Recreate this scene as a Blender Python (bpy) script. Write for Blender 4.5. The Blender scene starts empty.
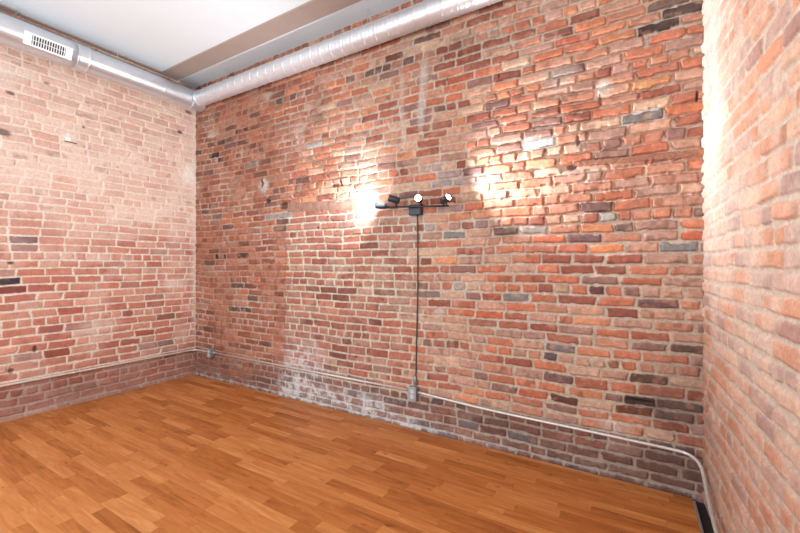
import bpy, bmesh, math, random
import numpy as np
from mathutils import Vector, Matrix

scene = bpy.context.scene
COL = scene.collection

# ----------------------------------------------------------------------------
# measures of the room (metres)
# ----------------------------------------------------------------------------
EYE = 1.32            # camera height
YB = 2.75             # back wall
XL = -4.53            # left wall
ZC = 3.468            # ceiling
YF = -1.70            # wall behind the camera
F_PX = 387.0
CX, CY = 400.0, 265.0
CA, SA = 0.8577, 0.5142


def xr(y):            # the right wall is a little out of square
    return 0.343 + 0.053 * (YB - y)


def ray(px, py):
    a = px - CX
    return np.array([CA * a - SA * F_PX, SA * a + CA * F_PX, -(py - CY)])


def bw(px, py):       # a spot of the back wall -> X, z
    r = ray(px, py)
    t = YB / r[1]
    return r[0] * t, EYE + r[2] * t


def lw(px, py):       # a spot of the left wall -> Y, z
    r = ray(px, py)
    t = XL / r[0]
    return r[1] * t, EYE + r[2] * t


def lin(c):
    c = np.asarray(c, float) / 255.0
    return np.where(c <= 0.04045, c / 12.92, ((c + 0.055) / 1.055) ** 2.4)


# ----------------------------------------------------------------------------
# object helpers
# ----------------------------------------------------------------------------
def root_loc(o):
    while o.parent:
        o = o.parent
    return Vector(o.location)


def link_mesh(name, me, m=None, parent=None, smooth=False):
    o = bpy.data.objects.new(name, me)
    COL.objects.link(o)
    if m:
        me.materials.append(m)
    if parent:
        o.parent = parent
        me.transform(Matrix.Translation(-root_loc(parent)))
    if smooth:
        for p in me.polygons:
            p.use_smooth = True
    return o


def obj(name, bm, m=None, parent=None, smooth=False):
    me = bpy.data.meshes.new(name)
    bmesh.ops.recalc_face_normals(bm, faces=bm.faces)
    bm.to_mesh(me)
    bm.free()
    return link_mesh(name, me, m, parent, smooth)


def tag(o, label=None, cat=None, group=None, kind=None):
    if label:
        o['label'] = label
    if cat:
        o['category'] = cat
    if group:
        o['group'] = group
    if kind:
        o['kind'] = kind
    return o


def thing(name, label, cat, loc, group=None):
    o = bpy.data.objects.new(name, None)
    o.empty_display_size = 0.05
    COL.objects.link(o)
    o.location = loc
    return tag(o, label, cat, group)


def add_box(bm, x0, x1, y0, y1, z0, z1, bev=0.0, M=None):
    r = bmesh.ops.create_cube(bm, size=1.0)
    vs = r['verts']
    for v in vs:
        v.co = Vector(((x0 + x1) / 2 + v.co.x * (x1 - x0), (y0 + y1) / 2 + v.co.y * (y1 - y0),
                       (z0 + z1) / 2 + v.co.z * (z1 - z0)))
    if bev > 0:
        es = list({e for v in vs for e in v.link_edges})
        g = bmesh.ops.bevel(bm, geom=es, offset=bev, segments=2, profile=0.5, affect='EDGES')
        vs = list({v for f in g['faces'] for v in f.verts} | {v for v in vs if v.is_valid})
    if M is not None:
        for v in vs:
            v.co = M @ v.co


def add_lathe(bm, prof, M, n=32):
    """prof: list of (radius, height) along local +Z."""
    rings = []
    for r, h in prof:
        if r <= 1e-6:
            rings.append([bm.verts.new(M @ Vector((0, 0, h)))])
        else:
            rings.append([bm.verts.new(M @ Vector((r * math.cos(2 * math.pi * i / n),
                                                   r * math.sin(2 * math.pi * i / n), h))) for i in range(n)])
    for a, b in zip(rings, rings[1:]):
        for i in range(n):
            j = (i + 1) % n
            if len(a) == 1 and len(b) == 1:
                continue
            if len(a) == 1:
                bm.faces.new((a[0], b[i], b[j]))
            elif len(b) == 1:
                bm.faces.new((a[i], a[j], b[0]))
            else:
                bm.faces.new((a[i], a[j], b[j], b[i]))


def add_tube(bm, pts, r, n=12):
    pts = [Vector(p) for p in pts]
    up = Vector((0.13, 0.21, 0.97)).normalized()
    rings = []
    for i, p in enumerate(pts):
        t = (pts[min(i + 1, len(pts) - 1)] - pts[max(i - 1, 0)]).normalized()
        a = t.cross(up)
        if a.length < 1e-3:
            a = t.cross(Vector((1, 0, 0)))
        a.normalize()
        b = t.cross(a).normalized()
        rings.append([bm.verts.new(p + r * (a * math.cos(2 * math.pi * k / n) + b * math.sin(2 * math.pi * k / n)))
                      for k in range(n)])
    for A, B in zip(rings, rings[1:]):
        for k in range(n):
            bm.faces.new((A[k], A[(k + 1) % n], B[(k + 1) % n], B[k]))
    bm.faces.new(rings[0])
    bm.faces.new(list(reversed(rings[-1])))


def smooth_path(pts, per=8):
    P = [Vector(p) for p in pts]
    out = []
    for i in range(len(P) - 1):
        p0, p1, p2, p3 = P[max(i - 1, 0)], P[i], P[i + 1], P[min(i + 2, len(P) - 1)]
        for k in range(per):
            t = k / per
            out.append(0.5 * ((2 * p1) + (p2 - p0) * t + (2 * p0 - 5 * p1 + 4 * p2 - p3) * t * t
                              + (3 * p1 - p0 - 3 * p2 + p3) * t ** 3))
    out.append(P[-1])
    return out


def frame_to(loc, d):
    d = Vector(d).normalized()
    return Matrix.Translation(loc) @ d.to_track_quat('Z', 'Y').to_matrix().to_4x4()


# ----------------------------------------------------------------------------
# materials
# ----------------------------------------------------------------------------
def base_mat(name):
    m = bpy.data.materials.new(name)
    m.use_nodes = True
    return m, m.node_tree, m.node_tree.nodes['Principled BSDF']


def simple(name, rgb, rough=0.5, metal=0.0, noise=0.06, scale=40.0, bump=0.0):
    m, nt, p = base_mat(name)
    c = lin(rgb)
    tx = nt.nodes.new('ShaderNodeTexCoord')
    nz = nt.nodes.new('ShaderNodeTexNoise')
    nz.inputs['Scale'].default_value = scale
    nz.inputs['Detail'].default_value = 4
    nt.links.new(tx.outputs['Object'], nz.inputs['Vector'])
    rp = nt.nodes.new('ShaderNodeValToRGB')
    rp.color_ramp.elements[0].position = 0.3
    rp.color_ramp.elements[1].position = 0.7
    rp.color_ramp.elements[0].color = (*(c * (1 - noise)), 1)
    rp.color_ramp.elements[1].color = (*np.minimum(c * (1 + noise), 1), 1)
    nt.links.new(nz.outputs['Fac'], rp.inputs['Fac'])
    nt.links.new(rp.outputs['Color'], p.inputs['Base Color'])
    p.inputs['Roughness'].default_value = rough
    p.inputs['Metallic'].default_value = metal
    if bump:
        b = nt.nodes.new('ShaderNodeBump')
        b.inputs['Strength'].default_value = bump
        b.inputs['Distance'].default_value = 0.002
        nt.links.new(nz.outputs['Fac'], b.inputs['Height'])
        nt.links.new(b.outputs['Normal'], p.inputs['Normal'])
    return m


def brick_mat():
    m, nt, p = base_mat('old_brick')
    at = nt.nodes.new('ShaderNodeAttribute')
    at.attribute_name = 'Col'
    tx = nt.nodes.new('ShaderNodeTexCoord')
    nz = nt.nodes.new('ShaderNodeTexNoise')
    nz.inputs['Scale'].default_value = 75
    nz.inputs['Detail'].default_value = 8
    nz.inputs['Roughness'].default_value = 0.7
    nt.links.new(tx.outputs['Object'], nz.inputs['Vector'])
    mr = nt.nodes.new('ShaderNodeMapRange')
    mr.inputs['From Min'].default_value = 0.3
    mr.inputs['From Max'].default_value = 0.7
    mr.inputs['To Min'].default_value = 0.78
    mr.inputs['To Max'].default_value = 1.16
    nt.links.new(nz.outputs['Fac'], mr.inputs['Value'])
    mx = nt.nodes.new('ShaderNodeVectorMath')
    mx.operation = 'MULTIPLY'
    nt.links.new(at.outputs['Color'], mx.inputs[0])
    nt.links.new(mr.outputs['Result'], mx.inputs[1])
    nt.links.new(mx.outputs['Vector'], p.inputs['Base Color'])
    p.inputs['Roughness'].default_value = 0.92
    p.inputs['Specular IOR Level'].default_value = 0.2
    b = nt.nodes.new('ShaderNodeBump')
    b.inputs['Strength'].default_value = 0.35
    b.inputs['Distance'].default_value = 0.003
    nt.links.new(nz.outputs['Fac'], b.inputs['Height'])
    nt.links.new(b.outputs['Normal'], p.inputs['Normal'])
    return m


def floor_mat():
    """Three-strip laminate: strips run along X, each stave with its own tone and grain."""
    m, nt, p = base_mat('oak_laminate')
    N, L = nt.nodes.new, nt.links.new

    def math_(op, a, b=None):
        n = N('ShaderNodeMath')
        n.operation = op
        for i, v in enumerate((a, b)):
            if v is None:
                continue
            if isinstance(v, (int, float)):
                n.inputs[i].default_value = v
            else:
                L(v, n.inputs[i])
        return n.outputs[0]

    def ramp(fac, stops):
        r = N('ShaderNodeValToRGB')
        e = r.color_ramp.elements
        while len(e) < len(stops):
            e.new(0.5)
        for el, (pos, c) in zip(e, stops):
            el.position = pos
            el.color = (*lin(c), 1)
        L(fac, r.inputs['Fac'])
        return r.outputs['Color']

    tx = N('ShaderNodeTexCoord')
    sp = N('ShaderNodeSeparateXYZ')
    L(tx.outputs['Object'], sp.inputs[0])
    X, Y = sp.outputs['X'], sp.outputs['Y']
    ry = math_('DIVIDE', Y, 0.0655)
    row = math_('FLOOR', ry)
    wn = N('ShaderNodeTexWhiteNoise')
    wn.noise_dimensions = '1D'
    L(row, wn.inputs['W'])
    ln = math_('ADD', math_('MULTIPLY', wn.outputs['Value'], 0.16), 0.33)
    off = math_('MULTIPLY', wn.outputs['Value'], 37.7)
    cx = math_('ADD', math_('DIVIDE', X, ln), off)
    col = math_('FLOOR', cx)
    cb = N('ShaderNodeCombineXYZ')
    L(col, cb.inputs[0])
    L(row, cb.inputs[1])
    w2 = N('ShaderNodeTexWhiteNoise')
    w2.noise_dimensions = '3D'
    L(cb.outputs[0], w2.inputs['Vector'])
    tone = w2.outputs['Value']
    # grain: noise stretched along X, shifted per stave
    sc = N('ShaderNodeVectorMath')
    sc.operation = 'MULTIPLY'
    L(tx.outputs['Object'], sc.inputs[0])
    sc.inputs[1].default_value = (1.9, 17.0, 1.0)
    sh = N('ShaderNodeVectorMath')
    sh.operation = 'MULTIPLY_ADD'
    L(w2.outputs['Color'], sh.inputs[0])
    sh.inputs[1].default_value = (31.0, 17.0, 9.0)
    L(sc.outputs[0], sh.inputs[2])
    g = N('ShaderNodeTexNoise')
    g.inputs['Scale'].default_value = 1.6
    g.inputs['Detail'].default_value = 6
    g.inputs['Roughness'].default_value = 0.6
    g.inputs['Distortion'].default_value = 0.9
    L(sh.outputs[0], g.inputs['Vector'])
    # knots
    kn = N('ShaderNodeTexNoise')
    kn.inputs['Scale'].default_value = 1.0
    kn.inputs['Detail'].default_value = 2
    ks = N('ShaderNodeVectorMath')
    ks.operation = 'MULTIPLY_ADD'
    L(w2.outputs['Color'], ks.inputs[0])
    ks.inputs[1].default_value = (11.0, 23.0, 5.0)
    ksc = N('ShaderNodeVectorMath')
    ksc.operation = 'MULTIPLY'
    L(tx.outputs['Object'], ksc.inputs[0])
    ksc.inputs[1].default_value = (9.0, 24.0, 1.0)
    L(ksc.outputs[0], ks.inputs[2])
    L(ks.outputs[0], kn.inputs['Vector'])
    v = math_('ADD', math_('MULTIPLY', tone, 0.48), math_('MULTIPLY', math_('SUBTRACT', g.outputs['Fac'], 0.5), 1.1))
    v = math_('ADD', v, 0.26)
    colr = ramp(v, FLOOR_STOPS)
    kf = N('ShaderNodeMapRange')
    kf.inputs['From Min'].default_value = 0.68
    kf.inputs['From Max'].default_value = 0.80
    L(kn.outputs['Fac'], kf.inputs['Value'])
    mx = N('ShaderNodeMix')
    mx.data_type = 'RGBA'
    L(math_('MULTIPLY', kf.outputs[0], 0.8), mx.inputs['Factor'])
    L(colr, mx.inputs['A'])
    mx.inputs['B'].default_value = (*lin((112, 52, 20)), 1)
    # fine joints between staves, a clearer one between boards
    fy = math_('FRACT', ry)
    ey = math_('MINIMUM', fy, math_('SUBTRACT', 1.0, fy))
    fx = math_('FRACT', cx)
    ex = math_('MULTIPLY', math_('MINIMUM', fx, math_('SUBTRACT', 1.0, fx)), 6.0)
    ed = math_('MINIMUM', ey, ex)
    jm = N('ShaderNodeMapRange')
    jm.inputs['From Min'].default_value = 0.0
    jm.inputs['From Max'].default_value = 0.03
    jm.inputs['To Min'].default_value = 0.80
    jm.inputs['To Max'].default_value = 1.0
    L(ed, jm.inputs['Value'])
    vm = N('ShaderNodeVectorMath')
    vm.operation = 'MULTIPLY'
    L(mx.outputs['Result'], vm.inputs[0])
    L(jm.outputs[0], vm.inputs[1])
    L(vm.outputs[0], p.inputs['Base Color'])
    p.inputs['Roughness'].default_value = 0.42
    p.inputs['Specular IOR Level'].default_value = 0.32
    b = N('ShaderNodeBump')
    b.inputs['Strength'].default_value = 0.12
    b.inputs['Distance'].default_value = 0.001
    L(g.outputs['Fac'], b.inputs['Height'])
    L(b.outputs['Normal'], p.inputs['Normal'])
    return m


def emit_mat(name, rgb, s):
    m, nt, p = base_mat(name)
    p.inputs['Base Color'].default_value = (*lin(rgb), 1)
    p.inputs['Emission Color'].default_value = (*lin(rgb), 1)
    p.inputs['Emission Strength'].default_value = s
    return m


FLOOR_STOPS = [(0.0, (134, 72, 30)), (0.28, (170, 99, 45)), (0.5, (188, 115, 58)), (0.75, (201, 131, 73)), (1.0, (220, 157, 97))]

M_BRICK = brick_mat()
M_FLOOR = floor_mat()
M_WHITE = simple('ceiling_paint', (226, 235, 241), 0.9, 0, 0.012, 3.0)
M_TAUPE = simple('taupe_paint', (166, 148, 138), 0.75, 0, 0.03, 6.0)
M_PLASTER = simple('plain_plaster', (226, 222, 216), 0.9, 0, 0.02, 4.0)
M_GALV = simple('galvanised_sheet', (214, 220, 226), 0.36, 0.75, 0.05, 9.0)
M_GALV2 = simple('spiral_sheet', (222, 225, 230), 0.42, 0.62, 0.04, 14.0)
M_STEEL = simple('conduit_steel', (208, 202, 194), 0.42, 0.45, 0.10, 60.0)
M_BOX = simple('box_steel', (164, 168, 170), 0.45, 0.6, 0.10, 80.0)
M_PLATE = simple('register_enamel', (240, 241, 242), 0.4, 0.0, 0.01, 20.0)
M_DARK = simple('duct_dark', (26, 27, 30), 0.8, 0.0, 0.1, 20.0)
M_BLACK = simple('lamp_black', (52, 56, 62), 0.38, 0.3, 0.08, 50.0)
M_CORD = simple('cord_rubber', (72, 68, 68), 0.6, 0.0, 0.08, 90.0)
M_RECEP = simple('receptacle_face', (196, 202, 206), 0.5, 0.0, 0.04, 90.0)
M_TIMBER = simple('old_timber', (150, 112, 96), 0.85, 0.0, 0.22, 26.0, 0.6)
M_RUST = simple('rusty_iron', (150, 102, 82), 0.85, 0.1, 0.30, 60.0, 0.6)
M_EDGE = simple('edge_strip', (150, 142, 138), 0.5, 0.3, 0.1, 40.0)
M_SUB = simple('subfloor_dark', (46, 38, 36), 0.95, 0.0, 0.3, 50.0)  # dark base under the floor, seen in the edge gap
M_BULB = emit_mat('bulb_glow', (255, 250, 244), 40.0)
M_ANCHOR = simple('paint_blob', (232, 226, 220), 0.8, 0.0, 0.06, 60.0)


# ----------------------------------------------------------------------------
# brick walls: one relief mesh per wall, every brick laid out on its own
# ----------------------------------------------------------------------------
def vn(u, z, su, sz, seed):
    """smooth value noise in 0..1; su, sz = feature size in metres."""
    rg = np.random.default_rng(seed)
    T = rg.random((256, 256))
    a, b = u / su + 1000.37, z / sz + 1000.71
    i, j = np.floor(a).astype(int), np.floor(b).astype(int)
    f, g = a - i, b - j
    f = f * f * (3 - 2 * f)
    g = g * g * (3 - 2 * g)
    i0, i1, j0, j1 = i % 256, (i + 1) % 256, j % 256, (j + 1) % 256
    return (T[i0, j0] * (1 - f) + T[i1, j0] * f) * (1 - g) + (T[i0, j1] * (1 - f) + T[i1, j1] * f) * g


def fbm(u, z, s, seed, o=3):
    v, a, t = 0, 1.0, 0
    for k in range(o):
        v = v + a * vn(u, z, s / 2 ** k, s / 2 ** k, seed + 17 * k)
        t += a
        a *= 0.55
    return v / t


def ss(a, b, x):
    t = np.clip((x - a) / (b - a), 0, 1)
    return t * t * (3 - 2 * t)


def mixc(a, b, t):
    return a * (1 - t[:, None]) + b * t[:, None]


class Bond:
    def __init__(s, u0, u1, z0, z1, hc, ls, lh, every, first, seed, jit=0.016, hv=0.04, stray=0.05):
        s.stray = stray
        rg = np.random.default_rng(seed)
        s.rg = rg
        s.zb = [z0]
        while s.zb[-1] < z1 + 0.1:
            s.zb.append(s.zb[-1] + hc * (1 + rg.normal(0, hv)))
        s.zb = np.array(s.zb)
        s.nr = len(s.zb) - 1
        s.edges, s.off = [], []
        n = 0
        cu, cz = [], []
        for r in range(s.nr):
            head = (r % every) == first
            e = [u0 - 0.3 - rg.random() * ls]
            while e[-1] < u1 + 0.3:
                if head:
                    l = lh + rg.normal(0, 0.009)
                else:
                    q = rg.random()
                    l = ls + rg.normal(0, jit)
                    if q < s.stray:
                        l = lh + rg.normal(0, 0.012)
                    elif q < s.stray + 0.04:
                        l = ls * 0.74
                e.append(e[-1] + max(l, 0.06))
            e = np.array(e)
            s.edges.append(e)
            s.off.append(n)
            n += len(e) + 1
            cu += [0] + list((e[:-1] + e[1:]) / 2) + [0]
            cz += [(s.zb[r] + s.zb[r + 1]) / 2] * (len(e) + 1)
        s.n = n
        s.cu, s.cz = np.array(cu), np.array(cz)

    def find(s, u, z):
        r = np.clip(np.searchsorted(s.zb, z) - 1, 0, s.nr - 1)
        bid = np.zeros(len(u), int)
        el, er = np.zeros(len(u)), np.zeros(len(u))
        for k in range(s.nr):
            m = np.where(r == k)[0]
            if not len(m):
                continue
            e = s.edges[k]
            i = np.clip(np.searchsorted(e, u[m]), 1, len(e) - 1)
            bid[m] = s.off[k] + i
            el[m], er[m] = e[i - 1], e[i]
        return bid, el, er, s.zb[r], s.zb[r + 1]


def pick(rg, pal, n):
    cols = lin(np.array([p[0] for p in pal]))
    w = np.array([p[1] for p in pal], float)
    return cols[rg.choice(len(pal), n, p=w / w.sum())]


def relief(U, Z, bond, wob, seed, brick_col, mortar, depth, rough, proud, inset=(0.0035, 0.0075), rad=(0.004, 0.014), tight=1.0):
    """-> height, brick mask, brick colour per vertex, brick id."""
    rg = np.random.default_rng(seed)
    zw = Z + (fbm(U, Z, 0.9, seed + 1, 2) - 0.5) * wob + (vn(U, Z, 0.22, 0.5, seed + 2) - 0.5) * wob * 0.35
    uw = U + (vn(U, Z, 0.3, 0.05, seed + 3) - 0.5) * 0.016
    bid, el, er, zb, zt = bond.find(uw, zw)
    n = bond.n
    il, ir, ib, it = [rg.uniform(inset[0], inset[1], n) for _ in range(4)]
    rr = rg.uniform(rad[0], rad[1], n)
    x0, x1, y0, y1 = el + il[bid] * tight, er - ir[bid] * tight, zb + ib[bid] * tight, zt - it[bid] * tight
    # slight rotation of each brick in the wall plane
    tilt = rg.normal(0, 0.012, n)[bid]
    mx, my = (x0 + x1) / 2, (y0 + y1) / 2
    dx, dy = uw - mx, zw - my
    dx, dy = dx + tilt * dy, dy - tilt * dx
    hx, hy = (x1 - x0) / 2, (y1 - y0) / 2
    R = np.minimum(rr[bid], hy * 0.9)
    qx, qy = np.abs(dx) - (hx - R), np.abs(dy) - (hy - R)
    sd = np.minimum(np.maximum(qx, qy), 0) + np.hypot(np.maximum(qx, 0), np.maximum(qy, 0)) - R
    d = -sd + (fbm(U, Z, 0.035, seed + 4, 2) - 0.5) * 0.008 * (0.5 + rough)
    chip = ss(0.62, 0.8, vn(U, Z, 0.045, 0.035, seed + 5)) * 0.016 * rough
    d = d - chip * ss(0.03, 0.0, d)
    m = ss(-0.0012, 0.0036, d)
    prof = ss(-0.002, 0.008 + 0.006 * rough, d)
    off = rg.normal(0, 0.0026, n)
    tz, tu = rg.normal(0, 0.035, n), rg.normal(0, 0.014, n)
    hb = proud + (off[bid] + tz[bid] * dy + tu[bid] * dx) * (0.6 + rough)
    hb = hb + (fbm(U, Z, 0.05, seed + 6, 3) - 0.5) * 0.006 * (0.4 + rough)
    hm = -depth + (fbm(U, Z, 0.05, seed + 7, 3) - 0.5) * 0.006
    h = hm + (hb - hm) * prof
    return h, m, bid, uw, zw


def build_wall(name, us, zs, place, shade, depth_vec, grain=0.4):
    nu, nz = len(us), len(zs)
    U, Z = np.meshgrid(us, zs, indexing='ij')
    U, Z = U.ravel(), Z.ravel()
    h, col = shade(U, Z)
    col = col * (1 - grain / 2 + grain * fbm(U, Z, 0.018, 901, 2))[:, None]
    lum = col @ np.array([0.2126, 0.7152, 0.0722])
    col = mixc(col, np.repeat(lum[:, None], 3, 1), np.full(len(U), 0.24)) * np.array([1.0, 1.0, 0.94])
    co = place(U, Z, h)
    idx = np.arange(nu * nz).reshape(nu, nz)
    q = np.stack([idx[:-1, :-1], idx[1:, :-1], idx[1:, 1:], idx[:-1, 1:]], -1).reshape(-1, 4)
    # a skirt and a back, so the wall is a solid
    ring = np.concatenate([idx[:, 0], idx[-1, 1:], idx[-2::-1, -1], idx[0, -2:0:-1]])
    back = co[ring] + np.array(depth_vec)
    b0 = len(co)
    k = len(ring)
    br = np.arange(b0, b0 + k)
    sk = np.stack([ring, br, np.roll(br, -1), np.roll(ring, -1)], -1)
    co = np.concatenate([co, back])
    col = np.concatenate([col, col[ring]])
    a, b, c = co[q[0, 0]], co[q[0, 1]], co[q[0, 2]]
    if np.dot(np.cross(b - a, c - a), np.array(depth_vec)) > 0:
        q = q[:, ::-1]
        sk = sk[:, ::-1]
    faces4 = np.concatenate([q, sk])
    nf = len(faces4)
    me = bpy.data.meshes.new(name)
    me.vertices.add(len(co))
    me.vertices.foreach_set('co', co.astype(np.float32).ravel())
    me.loops.add(nf * 4 + k)
    me.loops.foreach_set('vertex_index', np.concatenate([faces4.ravel(), br]).astype(np.int32))
    me.polygons.add(nf + 1)
    me.polygons.foreach_set('loop_start', np.concatenate([np.arange(nf) * 4, [nf * 4]]).astype(np.int32))
    at = me.color_attributes.new('Col', 'FLOAT_COLOR', 'POINT')
    at.data.foreach_set('color', np.concatenate([np.clip(col, 0.004, 1), np.ones((len(col), 1))], 1).astype(np.float32).ravel())
    me.update(calc_edges=True)
    me.validate()
    me.polygons.foreach_set('use_smooth', np.ones(len(me.polygons), bool))
    o = link_mesh(name, me, M_BRICK)
    tag(o, kind='structure')
    return o


def grid(knots):
    """knots: list of (position, spacing) -> positions with smoothly changing spacing."""
    out = [knots[0][0]]
    ps = [k[0] for k in knots]
    sp = [k[1] for k in knots]
    while out[-1] < ps[-1]:
        out.append(out[-1] + float(np.interp(out[-1], ps, sp)))
    return np.array(out)


def blob(U, Z, u, z, ru, rz, soft=0.4):
    d = np.hypot((U - u) / ru, (Z - z) / rz)
    return ss(1 + soft, 1 - soft, d)


# ---- back wall -------------------------------------------------------------
PAL_R = [((208, 112, 74), 16), ((202, 128, 98), 20), ((190, 104, 76), 13), ((208, 146, 118), 15), ((194, 138, 120), 14),
         ((166, 88, 68), 8), ((156, 106, 96), 6), ((212, 162, 132), 9), ((220, 132, 86), 6), ((136, 94, 90), 2)]
PAL_I = [((192, 110, 88), 20), ((184, 100, 82), 16), ((200, 124, 102), 16), ((172, 92, 76), 10), ((186, 128, 112), 10),
         ((152, 88, 76), 5), ((196, 140, 124), 6)]
PAL_L = [((182, 102, 72), 20), ((170, 92, 66), 18), ((190, 116, 86), 14), ((156, 86, 66), 12), ((178, 120, 96), 10),
         ((132, 80, 66), 6), ((120, 84, 76), 3), ((196, 108, 66), 8)]
PAL_LOW = [((150, 92, 78), 20), ((134, 84, 74), 16), ((164, 96, 76), 14), ((120, 82, 78), 10), ((160, 110, 96), 8), ((108, 84, 86), 4),
           ((176, 100, 74), 6)]

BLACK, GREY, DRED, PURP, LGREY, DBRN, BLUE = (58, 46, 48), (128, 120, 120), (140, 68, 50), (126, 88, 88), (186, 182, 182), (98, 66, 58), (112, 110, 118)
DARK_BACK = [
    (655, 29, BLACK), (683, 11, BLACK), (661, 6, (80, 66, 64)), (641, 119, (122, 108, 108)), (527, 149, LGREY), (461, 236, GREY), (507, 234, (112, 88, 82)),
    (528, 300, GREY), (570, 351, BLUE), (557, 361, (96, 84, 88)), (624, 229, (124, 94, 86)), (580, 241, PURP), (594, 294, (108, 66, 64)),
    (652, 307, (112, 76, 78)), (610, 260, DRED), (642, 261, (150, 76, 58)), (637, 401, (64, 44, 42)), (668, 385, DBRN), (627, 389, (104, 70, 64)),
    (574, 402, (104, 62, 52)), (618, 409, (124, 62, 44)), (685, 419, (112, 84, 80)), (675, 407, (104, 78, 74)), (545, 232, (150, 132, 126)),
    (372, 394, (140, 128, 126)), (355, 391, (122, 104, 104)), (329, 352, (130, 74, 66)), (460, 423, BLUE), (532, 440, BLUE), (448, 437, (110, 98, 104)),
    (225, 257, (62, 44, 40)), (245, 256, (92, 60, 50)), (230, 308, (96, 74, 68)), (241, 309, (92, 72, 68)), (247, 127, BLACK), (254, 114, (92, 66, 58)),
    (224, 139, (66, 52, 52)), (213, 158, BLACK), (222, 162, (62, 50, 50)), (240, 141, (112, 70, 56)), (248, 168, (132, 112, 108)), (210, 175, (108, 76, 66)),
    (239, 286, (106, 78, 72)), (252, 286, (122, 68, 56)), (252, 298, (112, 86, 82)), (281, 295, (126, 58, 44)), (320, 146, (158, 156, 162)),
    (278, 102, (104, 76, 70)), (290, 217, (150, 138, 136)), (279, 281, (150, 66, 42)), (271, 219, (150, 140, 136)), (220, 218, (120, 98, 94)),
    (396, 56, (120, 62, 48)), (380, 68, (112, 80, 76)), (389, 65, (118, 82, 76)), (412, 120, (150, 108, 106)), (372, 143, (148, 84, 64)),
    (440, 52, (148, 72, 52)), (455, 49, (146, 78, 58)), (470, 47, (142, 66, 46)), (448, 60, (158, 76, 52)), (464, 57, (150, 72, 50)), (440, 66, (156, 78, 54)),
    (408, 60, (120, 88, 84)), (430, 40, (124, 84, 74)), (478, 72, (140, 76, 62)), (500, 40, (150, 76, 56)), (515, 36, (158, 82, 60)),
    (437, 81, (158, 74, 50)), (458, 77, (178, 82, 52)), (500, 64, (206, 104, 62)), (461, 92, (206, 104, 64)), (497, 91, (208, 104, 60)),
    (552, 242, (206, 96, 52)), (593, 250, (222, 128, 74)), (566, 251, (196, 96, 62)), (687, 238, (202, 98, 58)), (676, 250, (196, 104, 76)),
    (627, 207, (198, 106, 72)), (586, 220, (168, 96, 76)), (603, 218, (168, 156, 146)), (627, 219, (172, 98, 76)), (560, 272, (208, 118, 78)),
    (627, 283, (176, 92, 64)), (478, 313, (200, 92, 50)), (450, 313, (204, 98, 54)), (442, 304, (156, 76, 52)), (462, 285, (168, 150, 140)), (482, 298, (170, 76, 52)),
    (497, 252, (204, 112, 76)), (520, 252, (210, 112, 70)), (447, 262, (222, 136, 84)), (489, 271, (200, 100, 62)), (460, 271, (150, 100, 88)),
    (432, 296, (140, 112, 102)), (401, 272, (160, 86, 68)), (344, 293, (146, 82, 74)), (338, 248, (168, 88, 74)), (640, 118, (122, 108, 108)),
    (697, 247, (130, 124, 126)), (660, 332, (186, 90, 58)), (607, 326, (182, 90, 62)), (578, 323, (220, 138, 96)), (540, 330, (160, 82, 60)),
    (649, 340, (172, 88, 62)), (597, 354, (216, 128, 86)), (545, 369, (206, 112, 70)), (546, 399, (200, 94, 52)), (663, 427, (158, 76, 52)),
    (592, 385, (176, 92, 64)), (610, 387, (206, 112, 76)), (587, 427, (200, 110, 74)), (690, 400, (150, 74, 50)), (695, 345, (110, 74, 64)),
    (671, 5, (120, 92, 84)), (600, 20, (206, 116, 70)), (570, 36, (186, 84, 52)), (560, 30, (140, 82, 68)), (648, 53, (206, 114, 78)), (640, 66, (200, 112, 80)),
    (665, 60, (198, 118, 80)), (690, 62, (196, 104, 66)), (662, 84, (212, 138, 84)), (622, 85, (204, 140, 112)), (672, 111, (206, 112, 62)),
    (455, 172, (170, 142, 142)), (440, 163, (176, 144, 140)), (468, 181, (164, 142, 144)), (448, 182, (158, 138, 142)), (432, 228, (160, 150, 150)), (428, 172, (172, 140, 136)), (478, 221, (156, 118, 118)), (445, 213, (160, 124, 122)),  # bricks by the lamp: mostly lens-flare haze put into their colour
]


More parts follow.
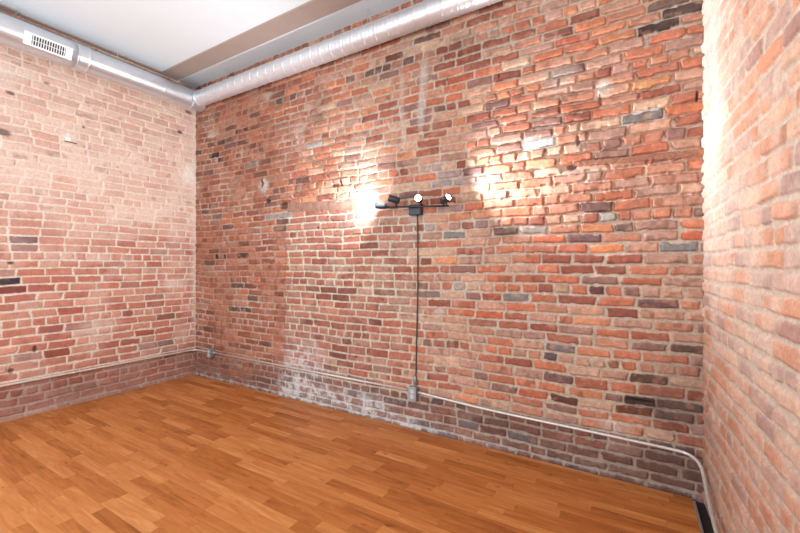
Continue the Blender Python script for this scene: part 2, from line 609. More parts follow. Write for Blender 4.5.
def shade_back(U, Z):
    rg = np.random.default_rng(5)
    bond = BOND_B
    infill = ss(-3.02, -2.985, U + (vn(U, Z, 1, 0.07, 91) - 0.5) * 0.05) * ss(-1.1, -1.9, U) * ss(1.87, 1.83, Z)
    eroded = ss(-1.35, -0.7, U) * ss(1.25, 1.7, Z + (fbm(U, Z, 0.5, 31) - 0.5) * 0.6) * ss(2.9, 2.3, Z - 0.25 * (U + 1))
    er2 = blob(U, Z, -2.35, 2.05, 0.65, 0.25, 0.5)
    rough = np.clip(0.38 + 0.32 * eroded + 0.25 * er2 - 0.2 * infill, 0.1, 1.3)
    depth = 0.0035 + 0.011 * eroded + 0.007 * er2 + 0.0045 * ss(-1.6, -0.6, U) - 0.001 * infill
    h, m, bid, uw, zw = relief(U, Z, bond, 0.030, 11, None, None, depth, rough, 0.004, tight=1.0 - 0.68 * np.clip(eroded + er2, 0, 1) + 0.12 * ss(-1.4, -0.4, U) * ss(1.6, 1.2, Z))
    # brick colours by zone
    n = bond.n
    cu, cz = bond.cu, bond.cz
    cR, cI, cL, cW = pick(rg, PAL_R, n), pick(rg, PAL_I, n), pick(rg, PAL_L, n), pick(rg, PAL_LOW, n)
    inI = (cu > -3.02) & (cu < -1.55 + rg.normal(0, 0.2, n)) & (cz < 1.85)
    inL = (cu < -3.02 + rg.normal(0, 0.03, n)) | ((cu < -2.6 + rg.normal(0, 0.35, n)) & (cz > 2.0))
    low = cz < 0.27
    c = cR.copy()
    c[inI] = cI[inI]
    c[inL] = cL[inL]
    c[low] = cW[low]
    c *= (0.90 * (1 + rg.normal(0, 0.08, n)))[:, None]
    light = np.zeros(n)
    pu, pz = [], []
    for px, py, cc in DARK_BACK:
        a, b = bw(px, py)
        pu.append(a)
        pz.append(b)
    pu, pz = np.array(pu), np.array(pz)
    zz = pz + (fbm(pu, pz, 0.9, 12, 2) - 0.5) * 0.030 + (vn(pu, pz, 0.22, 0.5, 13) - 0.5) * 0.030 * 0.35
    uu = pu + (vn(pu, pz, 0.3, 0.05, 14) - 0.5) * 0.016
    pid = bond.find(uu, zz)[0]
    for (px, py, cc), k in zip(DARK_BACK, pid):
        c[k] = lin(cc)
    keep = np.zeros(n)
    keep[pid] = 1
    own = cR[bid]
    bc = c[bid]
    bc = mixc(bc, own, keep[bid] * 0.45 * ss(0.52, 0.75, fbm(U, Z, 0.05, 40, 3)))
    # mortar
    mt = np.tile(lin((192, 162, 142)), (len(U), 1))
    mt = mixc(mt, lin((196, 166, 144)), ss(-1.5, -0.3, U))
    mt = mixc(mt, lin((200, 160, 138)), eroded)
    mt = mixc(mt, lin((206, 196, 172)), infill * (0.55 + 0.45 * ss(0.7, 1.2, Z)))
    left = ss(-2.95, -3.05, U) * ss(2.2, 1.8, Z) + ss(-2.2, -3.0, U) * ss(1.8, 2.2, Z)
    mt = mixc(mt, lin((176, 120, 94)), np.clip(left, 0, 1) * 0.95)
    mt = mixc(mt, lin((196, 180, 170)), ss(0.45, 0.7, fbm(U, Z, 0.35, 41)) * 0.55)
    # mortar smeared over the brick faces
    sm = fbm(U, Z, 0.16, 43, 4)
    amt = 0.22 + 0.30 * ss(0.35, 0.7, fbm(U, Z, 0.7, 44, 2)) + 0.30 * np.clip(left, 0, 1)
    smear = ss(0.46, 0.78, sm + 0.12 * (fbm(U, Z, 0.03, 45, 2) - 0.5)) * amt * (1 - 0.75 * keep[bid])
    bc = mixc(bc, mixc(np.tile(lin((196, 150, 128)), (len(U), 1)), lin((180, 120, 94)), np.clip(left, 0, 1)), np.clip(smear, 0, 0.8))
    # blotches within a brick
    bl = fbm(U, Z, 0.04, 46, 3)
    bc = bc * (0.80 + 0.40 * bl)[:, None]
    st = ss(0.68, 0.82, fbm(U, Z, 0.06, 47, 2))
    bc = mixc(bc, lin((110, 70, 58)), st * 0.45 * (1 - keep[bid]))
    col = mixc(mt * (0.85 + 0.3 * fbm(U, Z, 0.025, 48, 2))[:, None], bc, m)
    # old grime below the former skirting line
    low = ss(0.275, 0.235, Z + 0.006 * (vn(U, Z, 0.3, 1, 51) - 0.5) + 0.012 * (U + 2) * 0.6)
    col = mixc(col, lin((112, 68, 60)), low * (0.16 + 0.30 * fbm(U, Z, 0.12, 52)))
    # salts blooming near the floor
    bloom = ss(-3.25, -2.9, U) * ss(-1.0, -2.1, U) * ss(0.30, 0.02, Z - 0.12 * (fbm(U, Z, 0.2, 53) - 0.5))
    bloom2 = blob(U, Z, -2.75, 0.28, 0.28, 0.28, 0.7) * 0.75
    b3 = ss(0.09, 0.0, Z - 0.08 * (fbm(U, Z, 0.15, 54) - 0.5)) * (0.12 + 0.3 * ss(-0.6, -1.4, U))
    sp = fbm(U, Z, 0.05, 55, 3)
    col = mixc(col, lin((206, 200, 204)), np.clip((bloom * 0.9 + bloom2 + b3) * (0.18 + ss(0.28, 0.78, sp + 0.2 * (0.5 - m)) * 1.1), 0, 0.85))
    # white lime patches
    for px, py, ru, rz, k in [(424, 80, .035, .17, .55), (421, 112, .03, .16, .5), (402, 90, .022, .28, .35), (404, 130, .02, .12, .35),
                              (264, 186, .07, .06, .7), (213, 135, .08, .04, .5), (268, 96, .09, .03, .3), (604, 88, .045, .05, .7), (560, 78, .1, .09, .3),
                              (300, 135, .07, .14, .25), (640, 119, .12, .045, .0), (414, 216, .06, .07, .4), (352, 217, .12, .05, .2), (575, 175, .2, .06, .25),
                              (616, 428, .09, .035, .45), (440, 312, .06, .03, .5), (580, 145, .05, .04, .35), (600, 300, .02, .02, .2)]:
        a, b = bw(px, py)
        k2 = blob(U, Z, a, b, ru, rz, 0.6) * k * (0.5 + 0.9 * fbm(U, Z, 0.06, 57, 3))
        col = mixc(col, lin((206, 196, 190)), np.clip(k2, 0, 0.85))
    # pale mortar framing the two grey replacement bricks
    for k, mc in ((pid[3], (214, 202, 194)), (pid[4], (228, 222, 218)), (pid[0], (196, 178, 166))):
        rid = (np.abs(uw - bond.cu[k]) < 0.125) & (np.abs(zw - bond.cz[k]) < 0.043)
        col = np.where((rid & (m < 0.5))[:, None], lin(mc), col)
    # dark brown smears, some high up, some low on the right
    for px, py, ru, rz, k in [(318, 105, .10, .22, .38), (278, 102, .14, .07, .45), (470, 45, .5, .10, .30), (385, 70, .2, .10, .25), (640, 404, .10, .02, .6), (672, 412, .14, .10, .28),
                              (500, 235, .12, .03, .15), (690, 410, .22, .35, .34), (640, 470, .35, .12, .3), (525, 425, .5, .10, .22)]:
        a, b = bw(px, py)
        k2 = blob(U, Z, a, b, ru, rz, 0.7) * k * (0.4 + 1.0 * fbm(U, Z, 0.09, 58, 3))
        col = mixc(col, lin((96, 68, 62)), np.clip(k2, 0, 0.8))
    # holes and rust pockets
    for px, py, ru, rz, dp, cc in [(268, 201, .035, .022, .02, (70, 44, 34)), (262, 183, .018, .05, .018, (74, 64, 62)), (335, 185, .05, .014, .012, (120, 64, 44)),
                                   (341, 183, .016, .025, .012, (120, 64, 44)), (284, 206, .06, .035, .02, (104, 62, 46)), (318, 228, .01, .01, .01, (80, 50, 40)),
                                   (572, 167, .03, .02, .015, (86, 60, 52)), (640, 400, .06, .006, .012, (46, 34, 32)), (697, 96, .006, .03, .02, (60, 40, 34)),
                                   (578, 141, .010, .035, .016, (150, 100, 84)), (600, 99, .008, .03, .012, (150, 104, 88)), (499, 75, .005, .02, .01, (80, 50, 40)),
                                   (356, 357, .012, .01, .01, (60, 44, 42)), (240, 173, .01, .01, .01, (60, 44, 42)), (447, 79, .008, .012, .01, (90, 60, 50))]:
        a, b = bw(px, py)
        k2 = blob(U, Z, a, b, ru, rz, 0.35)
        h = h - dp * k2
        col = mixc(col, lin(cc), k2 * 0.85)
    # a thin straight crack above and below the pipe, near the left corner
    a0, b0 = bw(221.5, 322)
    a1, b1 = bw(221.5, 358)
    ck = 0.6 * ss(0.011, 0.004, np.abs(U - a0)) * ss(b1 - 0.02, b1, Z) * ss(b0 + 0.02, b0, Z)
    h = h - 0.008 * ck
    col = mixc(col, lin((92, 54, 44)), ck * 0.9)
    # cracks running beside the old openings
    cr = ss(0.010, 0.004, np.abs(U - (-3.0 + (vn(U, Z, 1, 0.05, 61) - 0.5) * 0.05))) * ss(0.4, 0.6, Z) * ss(1.86, 1.8, Z) * ss(0.45, 0.6, vn(U, Z, 2, 0.12, 62))
    h = h - 0.003 * cr
    col = mixc(col, lin((132, 84, 66)), cr * 0.4)
    return h, col


BOND_B = Bond(-4.7, 0.5, -0.05, 3.5, 0.0655, 0.205, 0.102, 7, 4, 3)

us = grid([(-4.58, 0.0088), (-3.0, 0.0068), (-1.4, 0.0050), (0.0, 0.0042), (0.44, 0.0042)])
zs = grid([(-0.06, 0.0046), (2.2, 0.0048), (3.50, 0.0052)])
build_wall('wall_back', us, zs, lambda u, z, h: np.stack([u, YB - h, z], 1), shade_back, (0, 0.2, 0))

# ---- left wall -------------------------------------------------------------
PAL_W = [((200, 122, 98), 20), ((194, 112, 88), 16), ((206, 136, 112), 14), ((188, 104, 82), 10), ((200, 146, 126), 9), ((172, 92, 74), 4), ((178, 128, 116), 4)]
DARK_LEFT = [(18, 242, (128, 92, 96)), (34, 249, (160, 108, 102)), (3, 279, (70, 52, 62)), (5, 287, (140, 66, 62)), (44, 292, (176, 86, 68)), (68, 312, (180, 90, 72)),
             (49, 350, (158, 78, 56)), (137, 337, (176, 86, 62)), (118, 340, (186, 98, 74)), (60, 327, (172, 92, 80)), (85, 325, (170, 92, 76)), (163, 317, (160, 92, 78)),
             (171, 345, (140, 106, 102)), (153, 305, (176, 92, 74)), (135, 272, (186, 110, 92)), (135, 283, (176, 112, 96)), (72, 344, (190, 104, 78)), (29, 110, (214, 150, 128)), (55, 116, (212, 152, 130)),
             (97, 102, (206, 150, 130)), (96, 120, (206, 150, 132)), (20, 96, (204, 150, 134)), (118, 128, (206, 160, 142)), (155, 297, (170, 110, 96)), (167, 356, (150, 96, 84))]


def shade_left(U, Z):
    rg = np.random.default_rng(8)
    bond = BOND_L
    pale_top = ss(1.25, 2.15, Z + (fbm(U, Z, 0.6, 131) - 0.5) * 0.7)  # paler top: overexposed light put into the colour, along with real mortar smears
    rough = np.full(len(U), 0.16)
    rough = rough + 0.25 * ss(0.9, 0.4, Z)
    depth = 0.0025 + 0.001 * ss(1.5, 0.8, Z)
    h, m, bid, uw, zw = relief(U, Z, bond, 0.020, 111, None, None, depth, rough, 0.002, (0.0036, 0.0068), (0.002, 0.007))
    n = bond.n
    c = pick(rg, PAL_W, n) * (1 + rg.normal(0, 0.06, n))[:, None]
    P = np.array([lw(a, b) for a, b, _ in DARK_LEFT])
    zz = P[:, 1] + (fbm(P[:, 0], P[:, 1], 0.9, 112, 2) - 0.5) * 0.020 + (vn(P[:, 0], P[:, 1], 0.22, 0.5, 113) - 0.5) * 0.007
    uu = P[:, 0] + (vn(P[:, 0], P[:, 1], 0.3, 0.05, 114) - 0.5) * 0.016
    pid = bond.find(uu, zz)[0]
    for (_, _, cc), k in zip(DARK_LEFT, pid):
        c[k] = lin(cc)
    keep = np.zeros(n)
    keep[pid] = 1
    bc = c[bid] * (0.86 + 0.28 * fbm(U, Z, 0.05, 146, 3))[:, None]
    mt = np.tile(lin((218, 198, 184)), (len(U), 1)) * (0.9 + 0.2 * fbm(U, Z, 0.03, 147, 2))[:, None]
    sm = fbm(U, Z, 0.2, 143, 4)
    per = rg.uniform(0.62, 1.0, n)[bid]
    mt = mixc(mt, lin((228, 200, 186)), pale_top * 0.7)
    k = np.clip(ss(0.42, 0.75, sm) * 0.30 + pale_top * (0.62 + 0.5 * sm) * per, 0, 0.92) * (1 - 0.55 * keep[bid])
    bc = mixc(bc, lin((226, 190, 176)), k)
    dk = ss(0.70, 0.84, fbm(U, Z, 0.07, 148, 2))
    bc = mixc(bc, lin((140, 88, 76)), dk * 0.35)
    col = mixc(mt, bc, m)
    low = ss(0.325, 0.285, Z)
    col = mixc(col, lin((138, 82, 70)), low * (0.40 + 0.35 * fbm(U, Z, 0.12, 152)))
    b3 = ss(0.09, 0.0, Z - 0.05 * (fbm(U, Z, 0.15, 154) - 0.5)) * 0.3
    col = mixc(col, lin((190, 172, 162)), np.clip(b3 * (0.4 + 0.8 * fbm(U, Z, 0.05, 155, 3)), 0, 0.7))
    # plaster run along the inside corner and a few lime splashes
    cn = ss(2.66, 2.735, U + 0.05 * (fbm(U, Z, 0.12, 156) - 0.5)) * ss(0.3, 0.6, Z)
    col = mixc(col, lin((222, 204, 194)), cn * 0.5)
    for px, py, ru, rz, kk in [(189, 175, .08, .13, .75), (69, 139, .05, .05, .8), (10, 71, .12, .06, .5), (185, 332, .05, .04, .3), (176, 283, .16, .05, .5), (100, 258, .1, .05, .3), (95, 327, .2, .06, .35)]:
        a, b = lw(px, py)
        k2 = blob(U, Z, a, b, ru, rz, 0.6) * kk * (0.5 + 0.9 * fbm(U, Z, 0.06, 157, 3))
        col = mixc(col, lin((228, 216, 208)), np.clip(k2, 0, 0.85))
    for px, py, ru, rz, dp, cc in [(180.5, 132, .028, .018, .02, (64, 44, 38)), (3, 132, .05, .025, .015, (104, 80, 74)), (11, 93, .03, .015, .012, (110, 84, 78)), (84, 127, .012, .012, .01, (110, 90, 84)),
                                   (47, 83, .02, .012, .01, (150, 120, 110)), (189, 112, .04, .02, .012, (130, 92, 82)), (11, 263, .02, .012, .012, (70, 48, 44)),
                                   (35, 349, .015, .03, .012, (80, 56, 50)), (11, 371, .02, .02, .012, (96, 70, 62))]:
        a, b = lw(px, py)
        k2 = blob(U, Z, a, b, ru, rz, 0.35)
        h = h - dp * k2
        col = mixc(col, lin(cc), k2 * 0.85)
    return h, col


BOND_L = Bond(-1.9, 2.9, -0.03, 3.5, 0.0735, 0.198, 0.100, 8, 3, 7, 0.010, 0.025)
us = grid([(-1.76, 0.03), (0.0, 0.014), (0.7, 0.0066), (2.0, 0.0072), (2.82, 0.0080)])
zs = grid([(-0.06, 0.0062), (3.50, 0.0066)])
build_wall('wall_left', us, zs, lambda u, z, h: np.stack([XL + h, u, z], 1), shade_left, (-0.2, 0, 0), 0.16)

# ---- right wall ------------------------------------------------------------
PAL_E = [((210, 146, 116), 20), ((206, 136, 102), 16), ((212, 160, 132), 14), ((192, 146, 132), 12), ((182, 138, 128), 9), ((204, 128, 90), 10), ((176, 124, 112), 4)]


def shade_right(U, Z):
    rg = np.random.default_rng(21)
    bond = BOND_R
    rough = 0.20 + 0.25 * fbm(U, Z, 0.5, 231)
    depth = 0.003 + 0.003 * fbm(U, Z, 0.4, 232)
    h, m, bid, uw, zw = relief(U, Z, bond, 0.034, 211, None, None, depth, rough, 0.003, (0.0045, 0.009), (0.004, 0.012))
    n = bond.n
    c = 0.86 * pick(rg, PAL_E, n) * (1 + rg.normal(0, 0.06, n))[:, None]
    bc = c[bid] * (0.84 + 0.32 * fbm(U, Z, 0.05, 246, 3))[:, None]
    mt = np.tile(lin((184, 158, 142)), (len(U), 1)) * (0.88 + 0.24 * fbm(U, Z, 0.03, 247, 2))[:, None]
    sm = fbm(U, Z, 0.18, 243, 4)
    bc = mixc(bc, lin((206, 172, 154)), np.clip(ss(0.42, 0.72, sm) * 0.55, 0, 0.8))
    low = ss(1.1, 0.4, Z)
    bc = mixc(bc, lin((186, 116, 90)), low * 0.35)
    col = mixc(mt, bc, m)
    whitish = ss(2.05, 2.55, U + 0.3 * (fbm(U, Z, 0.25, 251) - 0.5)) * ss(0.9, 2.0, Z) * 0.7  # whiter higher up, towards the far corner
    col = mixc(col, lin((228, 214, 206)), np.clip(whitish * (0.5 + 0.8 * fbm(U, Z, 0.06, 252, 3)), 0, 0.8))
    return h, col


BOND_R = Bond(-1.9, 2.9, -0.01, 3.5, 0.0740, 0.208, 0.104, 6, 1, 29, 0.016, 0.035)
us = grid([(-1.76, 0.03), (0.5, 0.02), (1.05, 0.0052), (2.83, 0.0062)])
zs = grid([(-0.06, 0.0048), (3.50, 0.0052)])
nrm = Vector((-1, -0.053, 0)).normalized()
build_wall('wall_right', us, zs, lambda u, z, h: np.stack([0.343 + 0.053 * (YB - u) + nrm.x * h, u + nrm.y * h, z], 1), shade_right, (0.2, 0, 0), 0.22)

# ----------------------------------------------------------------------------
# floor, ceiling, far side of the room
# ----------------------------------------------------------------------------
bm = bmesh.new()
add_box(bm, XL - 0.01, 0.292, YF, 2.728, -0.012, 0.0)
tag(obj('floor', bm, M_FLOOR), kind='structure')
bm = bmesh.new()
add_box(bm, XL - 0.15, 0.95, YF - 0.2, YB + 0.15, -0.12, -0.022)
tag(obj('floor_base', bm, M_SUB), kind='structure')
bm = bmesh.new()
add_box(bm, 0.292, 0.304, YF, 2.70, -0.022, 0.004, 0.002)
tag(obj('trim_1', bm, M_EDGE), kind='structure')

bm = bmesh.new()
add_box(bm, XL - 0.15, 0.95, YF - 0.2, YB + 0.15, ZC, ZC + 0.12)
tag(obj('ceiling', bm, M_WHITE), kind='structure')
bm = bmesh.new()
add_box(bm, XL, 0.50, 2.322, 2.522, ZC - 0.012, ZC + 0.02, 0.003)
tag(obj('ceiling_beam', bm, M_TAUPE), kind='structure')
bm = bmesh.new()
add_box(bm, XL, XL + 0.060, 1.16, 2.322, ZC - 0.010, ZC + 0.02, 0.003)
add_box(bm, XL, XL + 0.090, YF, 1.14, ZC - 0.014, ZC + 0.02, 0.004)
tag(obj('trim_2', bm, M_TAUPE), kind='structure')


def plank(x0, z0, x1, z1, th, proud, seed, m, name):
    """a weathered timber set into the wall, its face following the line x0,z0 -> x1,z1."""
    rg = random.Random(seed)
    bm = bmesh.new()
    n = 40
    rows = []
    for i in range(n + 1):
        t = i / n
        x, z = x0 + (x1 - x0) * t, z0 + (z1 - z0) * t
        w = 0.003
        prof = [(0.04, z - th / 2 + rg.uniform(-w, w)), (-proud + 0.004, z - th / 2 + rg.uniform(-w, w)), (-proud + rg.uniform(-.001, .001), z - th * 0.3),
                (-proud + rg.uniform(-.001, .001), z + th * 0.3), (-proud + 0.004, z + th / 2 + rg.uniform(-w, w)), (0.04, z + th / 2)]
        rows.append([bm.verts.new((x, YB + dy, zz)) for dy, zz in prof])
    for a, b in zip(rows, rows[1:]):
        for k in range(len(a) - 1):
            bm.faces.new((a[k], a[k + 1], b[k + 1], b[k]))
        bm.faces.new((a[-1], a[0], b[0], b[-1]))
    bm.faces.new(rows[0])
    bm.faces.new(rows[-1])
    return tag(obj(name, bm, m), kind='structure')


x0, z0 = bw(288, 207.5)
x1, z1 = bw(398, 203.0)
plank(x0, z0, x1, z1, 0.092, 0.0055, 3, M_TIMBER, 'trim_3')
x0, z0 = bw(574, 164.5)
x1, z1 = bw(698, 153.5)
plank(x0, z0, x1, z1, 0.034, 0.019, 4, M_RUST, 'trim_4')

# wall behind the camera; its opening is added for the fill light
WX0, WX1, WZ0, WZ1 = -3.9, -0.2, 0.5, 2.7
bm = bmesh.new()
add_box(bm, XL - 0.15, WX0, YF - 0.2, YF, -0.02, ZC)
add_box(bm, WX1, 0.95, YF - 0.2, YF, -0.02, ZC)
add_box(bm, WX0, WX1, YF - 0.2, YF, -0.02, WZ0)
add_box(bm, WX0, WX1, YF - 0.2, YF, WZ1, ZC)
tag(obj('wall_front', bm, M_PLASTER), kind='structure')

# ----------------------------------------------------------------------------
# ducts
# ----------------------------------------------------------------------------
def duct_grid(bm, A, axis, L, rfun, n=64, step=0.006):
    A, axis = Vector(A), Vector(axis).normalized()
    e1 = Vector((0, 0, 1))
    e2 = axis.cross(e1).normalized()
    k = max(2, int(L / step))
    rings = []
    for i in range(k + 1):
        s = L * i / k
        rings.append([bm.verts.new(A + axis * s + float(rfun(s, 2 * math.pi * j / n)) *
                                   (e1 * math.cos(2 * math.pi * j / n) + e2 * math.sin(2 * math.pi * j / n))) for j in range(n)])
    for a, b in zip(rings, rings[1:]):
        for j in range(n):
            bm.faces.new((a[j], a[(j + 1) % n], b[(j + 1) % n], b[j]))
    bm.faces.new(rings[0])
    bm.faces.new(list(reversed(rings[-1])))


DX, DZ, DR = XL + 0.134, 3.246, 0.108
d1 = thing('ventilation_duct', 'smooth galvanised round duct with white grille, under the ceiling along the left brick wall', 'duct', (DX, 1.5, DZ))
bm = bmesh.new()
duct_grid(bm, (DX, YF + 0.02, DZ), (0, 1, 0), 1.512 - YF, lambda s, a: 0.1145, step=0.12)
obj('duct_section', bm, M_GALV, d1, True)
bm = bmesh.new()
duct_grid(bm, (DX, 1.585, DZ), (0, 1, 0), 2.735 - 1.585, lambda s, a: DR + (0.0012 if abs((s % 0.33) - 0.02) < 0.004 else 0), step=0.005)
obj('duct_section', bm, M_GALV, d1, True)


def coll(s, a):
    if s < 0.012 or s > 0.088:
        return 0.1185
    return 0.1155 - 0.003 * ss(0.02, 0.08, s)


bm = bmesh.new()
duct_grid(bm, (DX, 1.505, DZ), (0, 1, 0), 0.10, coll, step=0.004)
obj('collar', bm, M_GALV, d1, True)
# end cap at the corner
bm = bmesh.new()
duct_grid(bm, (DX, 2.585, DZ), (0, 1, 0), 0.022, lambda s, a: DR + 0.004, step=0.006)
obj('joint_ring', bm, M_GALV2, d1, True)
# register: faces down into the room
th = math.radians(24)
ex, ey, ez = Vector((0, 1, 0)), Vector((math.sin(th), 0, math.cos(th))), Vector((math.cos(th), 0, -math.sin(th)))
RM = Matrix(((ex.x, ey.x, ez.x, DX), (ex.y, ey.y, ez.y, 1.30), (ex.z, ey.z, ez.z, DZ), (0, 0, 0, 1)))
bm = bmesh.new()
hw, hh, ow, oh = 0.160, 0.052, 0.112, 0.036
z0, z1 = 0.088, 0.125
add_box(bm, -hw, -ow, -hh, hh, z0, z1, 0.003, RM)
add_box(bm, ow, hw, -hh, hh, z0, z1, 0.003, RM)
add_box(bm, -ow - .002, ow + .002, oh, hh, z0, z1, 0.003, RM)
add_box(bm, -ow - .002, ow + .002, -hh, -oh, z0, z1, 0.003, RM)
reg = obj('register', bm, M_PLATE, d1)
bm = bmesh.new()
add_box(bm, -ow - .004, ow + .004, -oh - .004, oh + .004, 0.100, 0.1158, 0, RM)
obj('throat', bm, M_DARK, reg)
nb = 13
for i in range(nb):
    x = -ow + 2 * ow * (i + 0.5) / nb
    bm = bmesh.new()
    R = RM @ Matrix.Translation((x, 0, 0.1195)) @ Matrix.Rotation(math.radians(28), 4, 'Y')
    add_box(bm, -0.0042, 0.0042, -oh, oh, -0.0012, 0.0012, 0, R)
    obj('louvre', bm, M_PLATE, reg)
bm = bmesh.new()
add_box(bm, -ow, ow, -0.0022, 0.0022, 0.118, 0.124, 0, RM)
obj('cross_bar', bm, M_PLATE, reg)


def hanger(parent, x, y, zt, r):
    bm = bmesh.new()
    add_tube(bm, [(x, y, zt - 0.004), (x, y, ZC)], 0.0025, 8)
    o = obj('hanger_rod', bm, M_STEEL, parent)
    return o


hanger(d1, DX, 1.86, DZ + DR, DR)
hanger(d1, DX, 0.9, DZ + 0.1145, DR)

SY, SZ, SR = YB - 0.106, 3.240, 0.085
d2 = thing('spiral_duct', 'spiral-seamed silver round duct under the ceiling along the back brick wall', 'duct', (-2.0, SY, SZ))


def helix(s, a):
    f = (s / 0.118 + a / (2 * math.pi)) % 1.0
    return SR + 0.0042 * math.exp(-((f - 0.5) / 0.035) ** 2) + 0.0005 * math.sin(f * 2 * math.pi * 3)


bm = bmesh.new()
duct_grid(bm, (DX + 0.118, SY, SZ), (1, 0, 0), 0.46 - DX - 0.118, helix, n=56, step=0.0040)
obj('spiral_pipe', bm, M_GALV2, d2, True)
bm = bmesh.new()
duct_grid(bm, (DX + 0.114, SY, SZ), (1, 0, 0), 0.03, lambda s, a: SR + 0.006 - 0.05 * s, step=0.01)
obj('takeoff_collar', bm, M_GALV2, d2, True)
for x in (-3.81, -1.9, -0.3):
    hanger(d2, x, SY, SZ + SR, SR)

# ----------------------------------------------------------------------------
# conduit runs and outlet boxes
# ----------------------------------------------------------------------------
CR = 0.0095


def box_outlet(name, x, z, label, w, h):
    t = thing(name, label, 'outlet', (x, YB, z), None)
    bm = bmesh.new()
    add_box(bm, x - w / 2, x + w / 2, YB - 0.050, YB - 0.001, z - h / 2, z + h / 2, 0.004)
    obj('box', bm, M_BOX, t)
    bm = bmesh.new()
    add_box(bm, x - w / 2 - .002, x + w / 2 + .002, YB - 0.055, YB - 0.050, z - h / 2 - .002, z + h / 2 + .002, 0.0018)
    obj('cover_plate', bm, M_BOX, t)
    for s in (-1, 1):
        bm = bmesh.new()
        M = Matrix.Translation((x, YB - 0.055, z + s * 0.0205)) @ Matrix.Rotation(math.radians(90), 4, 'X')
        add_lathe(bm, [(0.0165, -0.001), (0.0165, 0.0022), (0.0155, 0.003), (0, 0.003)], M, 24)
        rc = obj('receptacle', bm, M_RECEP, t)
        bm = bmesh.new()
        for dx in (-0.0055, 0.0055):
            add_box(bm, x + dx - .0011, x + dx + .0011, YB - 0.0586, YB - 0.0578, z + s * .0205 - .003, z + s * .0205 + .005)
        obj('slot', bm, M_DARK, rc)
    return t


B1X, B1Z = bw(213, 352.4)
B2X, B2Z = bw(415.2, 392.2)
box_outlet('outlet_box', B1X, B1Z, 'small grey metal outlet box on the back brick wall near the left corner', 0.062, 0.092)
box_outlet('outlet_box', B2X, B2Z, 'grey metal outlet box with the lamp cord plugged in, low on the back wall', 0.066, 0.108)


def strap(parent, p, axis):
    p, axis = Vector(p), Vector(axis).normalized()
    bm = bmesh.new()
    add_tube(bm, [p - axis * 0.009, p + axis * 0.009], CR + 0.0022, 12)
    return obj('strap', bm, M_STEEL, parent, True)


def connector(parent, p, axis):
    p, axis = Vector(p), Vector(axis).normalized()
    bm = bmesh.new()
    add_tube(bm, [p, p + axis * 0.012, p + axis * 0.013, p + axis * 0.032], CR + 0.004, 12)
    return obj('connector', bm, M_BOX, parent, True)


OW = 0.016   # pipe axis off the wall
c1 = thing('electrical_conduit', 'thin metal conduit pipe running low along the left brick wall into the corner', 'conduit', (XL + OW, 2.0, 0.303))
pts = [(XL + OW, YF + 0.02, 0.318), (XL + OW, 1.0, 0.309), (XL + OW, 2.55, 0.303), (XL + OW + 0.006, 2.66, 0.303), (XL + 0.045, 2.715, 0.303),
       (XL + 0.11, YB - OW - .004, 0.302), (B1X - 0.05, YB - OW - .006, B1Z + 0.004)]
bm = bmesh.new()
add_tube(bm, smooth_path(pts, 10), CR)
obj('pipe', bm, M_STEEL, c1, True)
connector(c1, (B1X - 0.031, YB - OW - .006, B1Z + .004), (-1, 0, 0))
strap(c1, (XL + OW, 1.55, 0.306), (0, 1, 0))

c2 = thing('electrical_conduit', 'thin metal conduit pipe on the back wall between the two outlet boxes', 'conduit', ((B1X + B2X) / 2, YB - OW, 0.29))
bm = bmesh.new()
p0, p1 = (B1X + 0.031, YB - OW, B1Z + .004), (B2X - 0.033, YB - OW, B2Z + .014)
add_tube(bm, [p0, ((p0[0] + p1[0]) / 2, YB - OW, (p0[2] + p1[2]) / 2), p1], CR)
obj('pipe', bm, M_STEEL, c2, True)
connector(c2, p0, (1, 0, 0))
connector(c2, p1, (-1, 0, 0))
strap(c2, ((p0[0] + p1[0]) / 2, YB - OW, (p0[2] + p1[2]) / 2), (1, 0, 0))

c3 = thing('electrical_conduit', 'metal conduit pipe from the cord outlet rightward, bending round the right corner', 'conduit', (-0.5, YB - OW, 0.26))
p0 = (B2X + 0.033, YB - OW, B2Z + .010)
pts = [p0, (-0.9, YB - OW, 0.272), (-0.3, YB - OW, 0.262), (0.10, YB - OW, 0.254), (0.20, YB - OW - .001, 0.252), (0.262, 2.725, 0.249), (0.300, 2.697, 0.240),
       (0.322, 2.655, 0.220), (0.329, 2.590, 0.186), (0.328, 2.470, 0.151), (0.326, 2.32, 0.130), (0.325, 2.15, 0.121), (0.33, 1.6, 0.115), (0.36, 0.5, 0.110)]
bm = bmesh.new()
add_tube(bm, smooth_path(pts, 10), CR)
obj('pipe', bm, M_STEEL, c3, True)
connector(c3, p0, (1, 0, 0))

# ----------------------------------------------------------------------------
# wall lamp with four spot heads
# ----------------------------------------------------------------------------
LX, LZ = bw(417, 210)
lamp = thing('spot_lamp', 'black four-headed spotlight bar mounted on the back brick wall', 'lamp', (LX, YB, LZ))
bm = bmesh.new()
add_box(bm, LX - 0.055, LX + 0.055, YB - 0.045, YB - 0.002, LZ - 0.045, LZ + 0.04, 0.006)
obj('wall_plate', bm, M_BLACK, lamp)
bm = bmesh.new()
add_tube(bm, [(LX, YB - 0.04, LZ + 0.02), (LX, YB - 0.085, LZ + 0.02)], 0.011, 14)
obj('arm', bm, M_BLACK, lamp, True)
BL, BR_ = Vector((-1.745, YB - 0.085, 1.795)), Vector((-1.175, YB - 0.085, 1.762))
bm = bmesh.new()
add_tube(bm, [BL, BR_], 0.0075, 14)
obj('bar', bm, M_BLACK, lamp, True)


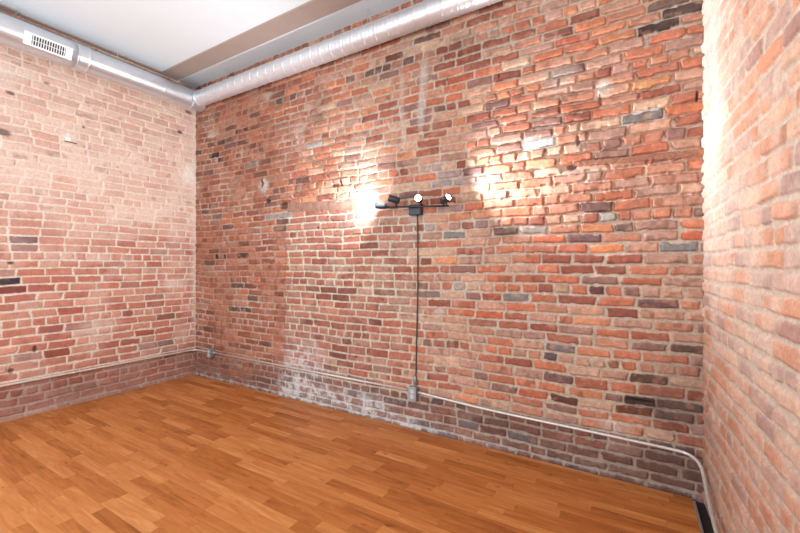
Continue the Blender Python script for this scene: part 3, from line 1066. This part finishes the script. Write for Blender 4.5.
def head(base, centre, d, beams):
    base, centre, d = Vector(base), Vector(centre), Vector(d).normalized()
    M = frame_to(centre, d)
    L = 0.088
    bm = bmesh.new()
    add_lathe(bm, [(0, -L / 2), (0.022, -L / 2), (0.0265, -L / 2 + 0.006), (0.0285, L / 2 - 0.004), (0.0285, L / 2), (0.0262, L / 2), (0.0250, L / 2 - 0.014), (0, L / 2 - 0.016)], M, 32)
    hd = obj('lamp_head', bm, M_BLACK, lamp, True)
    bm = bmesh.new()
    add_lathe(bm, [(0.0235, L / 2 - 0.0125), (0.020, L / 2 - 0.009), (0.010, L / 2 - 0.006), (0, L / 2 - 0.005)], M, 24)
    obj('bulb', bm, M_BULB, hd, True)
    bm = bmesh.new()
    add_tube(bm, [base, centre - d * 0.01], 0.007, 10)
    obj('knuckle', bm, M_BLACK, hd, True)
    for power, size, blend in beams:          # the reflector's beam and the wide spill around it
        li = bpy.data.lights.new('spot_beam', 'SPOT')
        li.energy = power
        li.spot_size = math.radians(size)
        li.spot_blend = blend
        li.shadow_soft_size = 0.02
        li.color = (0.92, 0.97, 1.0)
        lo = bpy.data.objects.new('spot_beam', li)
        COL.objects.link(lo)
        lo.matrix_world = frame_to(centre + d * (L / 2 + 0.004), -d)
    return hd


bp = lambda t: BL.lerp(BR_, t)
SPOTS = [
    (bp(0.02), (-1.765, 2.640, 1.808), (-0.97, -0.06, 0.12), [(46, 150, 1.0)]),
    (bp(0.20), (-1.612, 2.600, 1.838), (-0.88, -0.33, 0.32), [(110, 120, 1.0), (50, 168, 1.0)]),
    (bp(0.62), (-1.405, 2.625, 1.828), (0.30, -0.93, 0.02), [(16, 140, 1.0)]),
    (bp(0.98), (-1.170, 2.600, 1.800), (0.83, -0.43, 0.34), [(24, 88, 1.0), (165, 160, 0.85)]),
]
for a in SPOTS:
    head(*a)

# cord from the lamp to the outlet
cord = thing('power_cord', 'dark power cord hanging from the spotlight bar down to the outlet box', 'cord', (LX, YB - 0.012, 1.0))
cx0, cz0 = bw(418, 214)
cx1, cz1 = bw(416.2, 378)
pts = [(cx0, YB - 0.012, cz0 - 0.01), (cx0 + 0.002, YB - 0.010, cz0 - 0.25), (cx0 + 0.001, YB - 0.010, (cz0 + cz1) / 2), (cx1 + 0.006, YB - 0.010, cz1 + 0.25),
       (cx1 + 0.004, YB - 0.011, cz1 + 0.06), (cx1, YB - 0.016, cz1 + 0.02)]
bm = bmesh.new()
add_tube(bm, smooth_path(pts, 8), 0.0052, 10)
obj('cable', bm, M_CORD, cord, True)
bm = bmesh.new()
add_lathe(bm, [(0.006, 0.02), (0.009, 0.012), (0.0125, 0.0), (0.0125, -0.05), (0.0, -0.05)], Matrix.Translation((cx1, YB - 0.018, cz1)), 16)
obj('strain_relief', bm, M_BOX, cord, True)

# small leftover anchor on the left wall
ay, az = lw(69, 140.5)
an = thing('wall_anchor', 'small paint-spattered iron anchor stub high on the left brick wall', 'anchor', (XL, ay, az))
bm = bmesh.new()
add_box(bm, XL - 0.005, XL + 0.022, ay - 0.035, ay + 0.055, az - 0.022, az - 0.012, 0.002)
obj('bracket', bm, M_RUST, an)
bm = bmesh.new()
add_box(bm, XL - 0.005, XL + 0.016, ay - 0.03, ay + 0.012, az - 0.012, az + 0.026, 0.005)
obj('paint_lump', bm, M_ANCHOR, an)

# ----------------------------------------------------------------------------
# light: added fill, an area light in the opening and two unseen point lights
# ----------------------------------------------------------------------------
def area(loc, rot, sx, sy, e, col):
    li = bpy.data.lights.new('fill_area', 'AREA')  # added area light, fills the room from behind the camera
    li.shape = 'RECTANGLE'
    li.size, li.size_y = sx, sy
    li.energy = e
    li.color = col
    o = bpy.data.objects.new('fill_area', li)
    COL.objects.link(o)
    o.location = loc
    o.rotation_euler = rot
    return o


area(((WX0 + WX1) / 2, YF - 0.1, (WZ0 + WZ1) / 2), (math.radians(90), 0, 0), WX1 - WX0, WZ1 - WZ0, 180, (0.80, 0.93, 1.0))
for x, y, e in ((-3.1, 0.0, 15), (-0.9, -0.8, 32)):
    li = bpy.data.lights.new('fill_point', 'POINT')  # added point light without a fixture, brightens the room from out of view
    li.energy = e
    li.shadow_soft_size = 0.14
    li.color = (0.82, 0.94, 1.0)
    o = bpy.data.objects.new('fill_point', li)
    COL.objects.link(o)
    o.location = (x, y, 1.95)

w = bpy.data.worlds.new('sky')
scene.world = w
w.use_nodes = True
w.node_tree.nodes['Background'].inputs['Color'].default_value = (0.8, 0.9, 1.0, 1)
w.node_tree.nodes['Background'].inputs['Strength'].default_value = 1.0

# ----------------------------------------------------------------------------
# camera
# ----------------------------------------------------------------------------
cam = bpy.data.cameras.new('camera')
cam.sensor_width = 36.0
cam.lens = 36.0 * F_PX / 800.0
cam.shift_y = -1.5 / 800.0
cam.clip_start = 0.02
co = bpy.data.objects.new('camera', cam)
COL.objects.link(co)
co.location = (0, 0, EYE)
co.rotation_euler = (math.radians(90), 0, math.asin(SA))
scene.camera = co

scene.view_settings.view_transform = 'Standard'
scene.view_settings.look = 'None'
scene.view_settings.exposure = -0.27
scene.view_settings.gamma = 1.0
scene.view_settings.use_curve_mapping = False
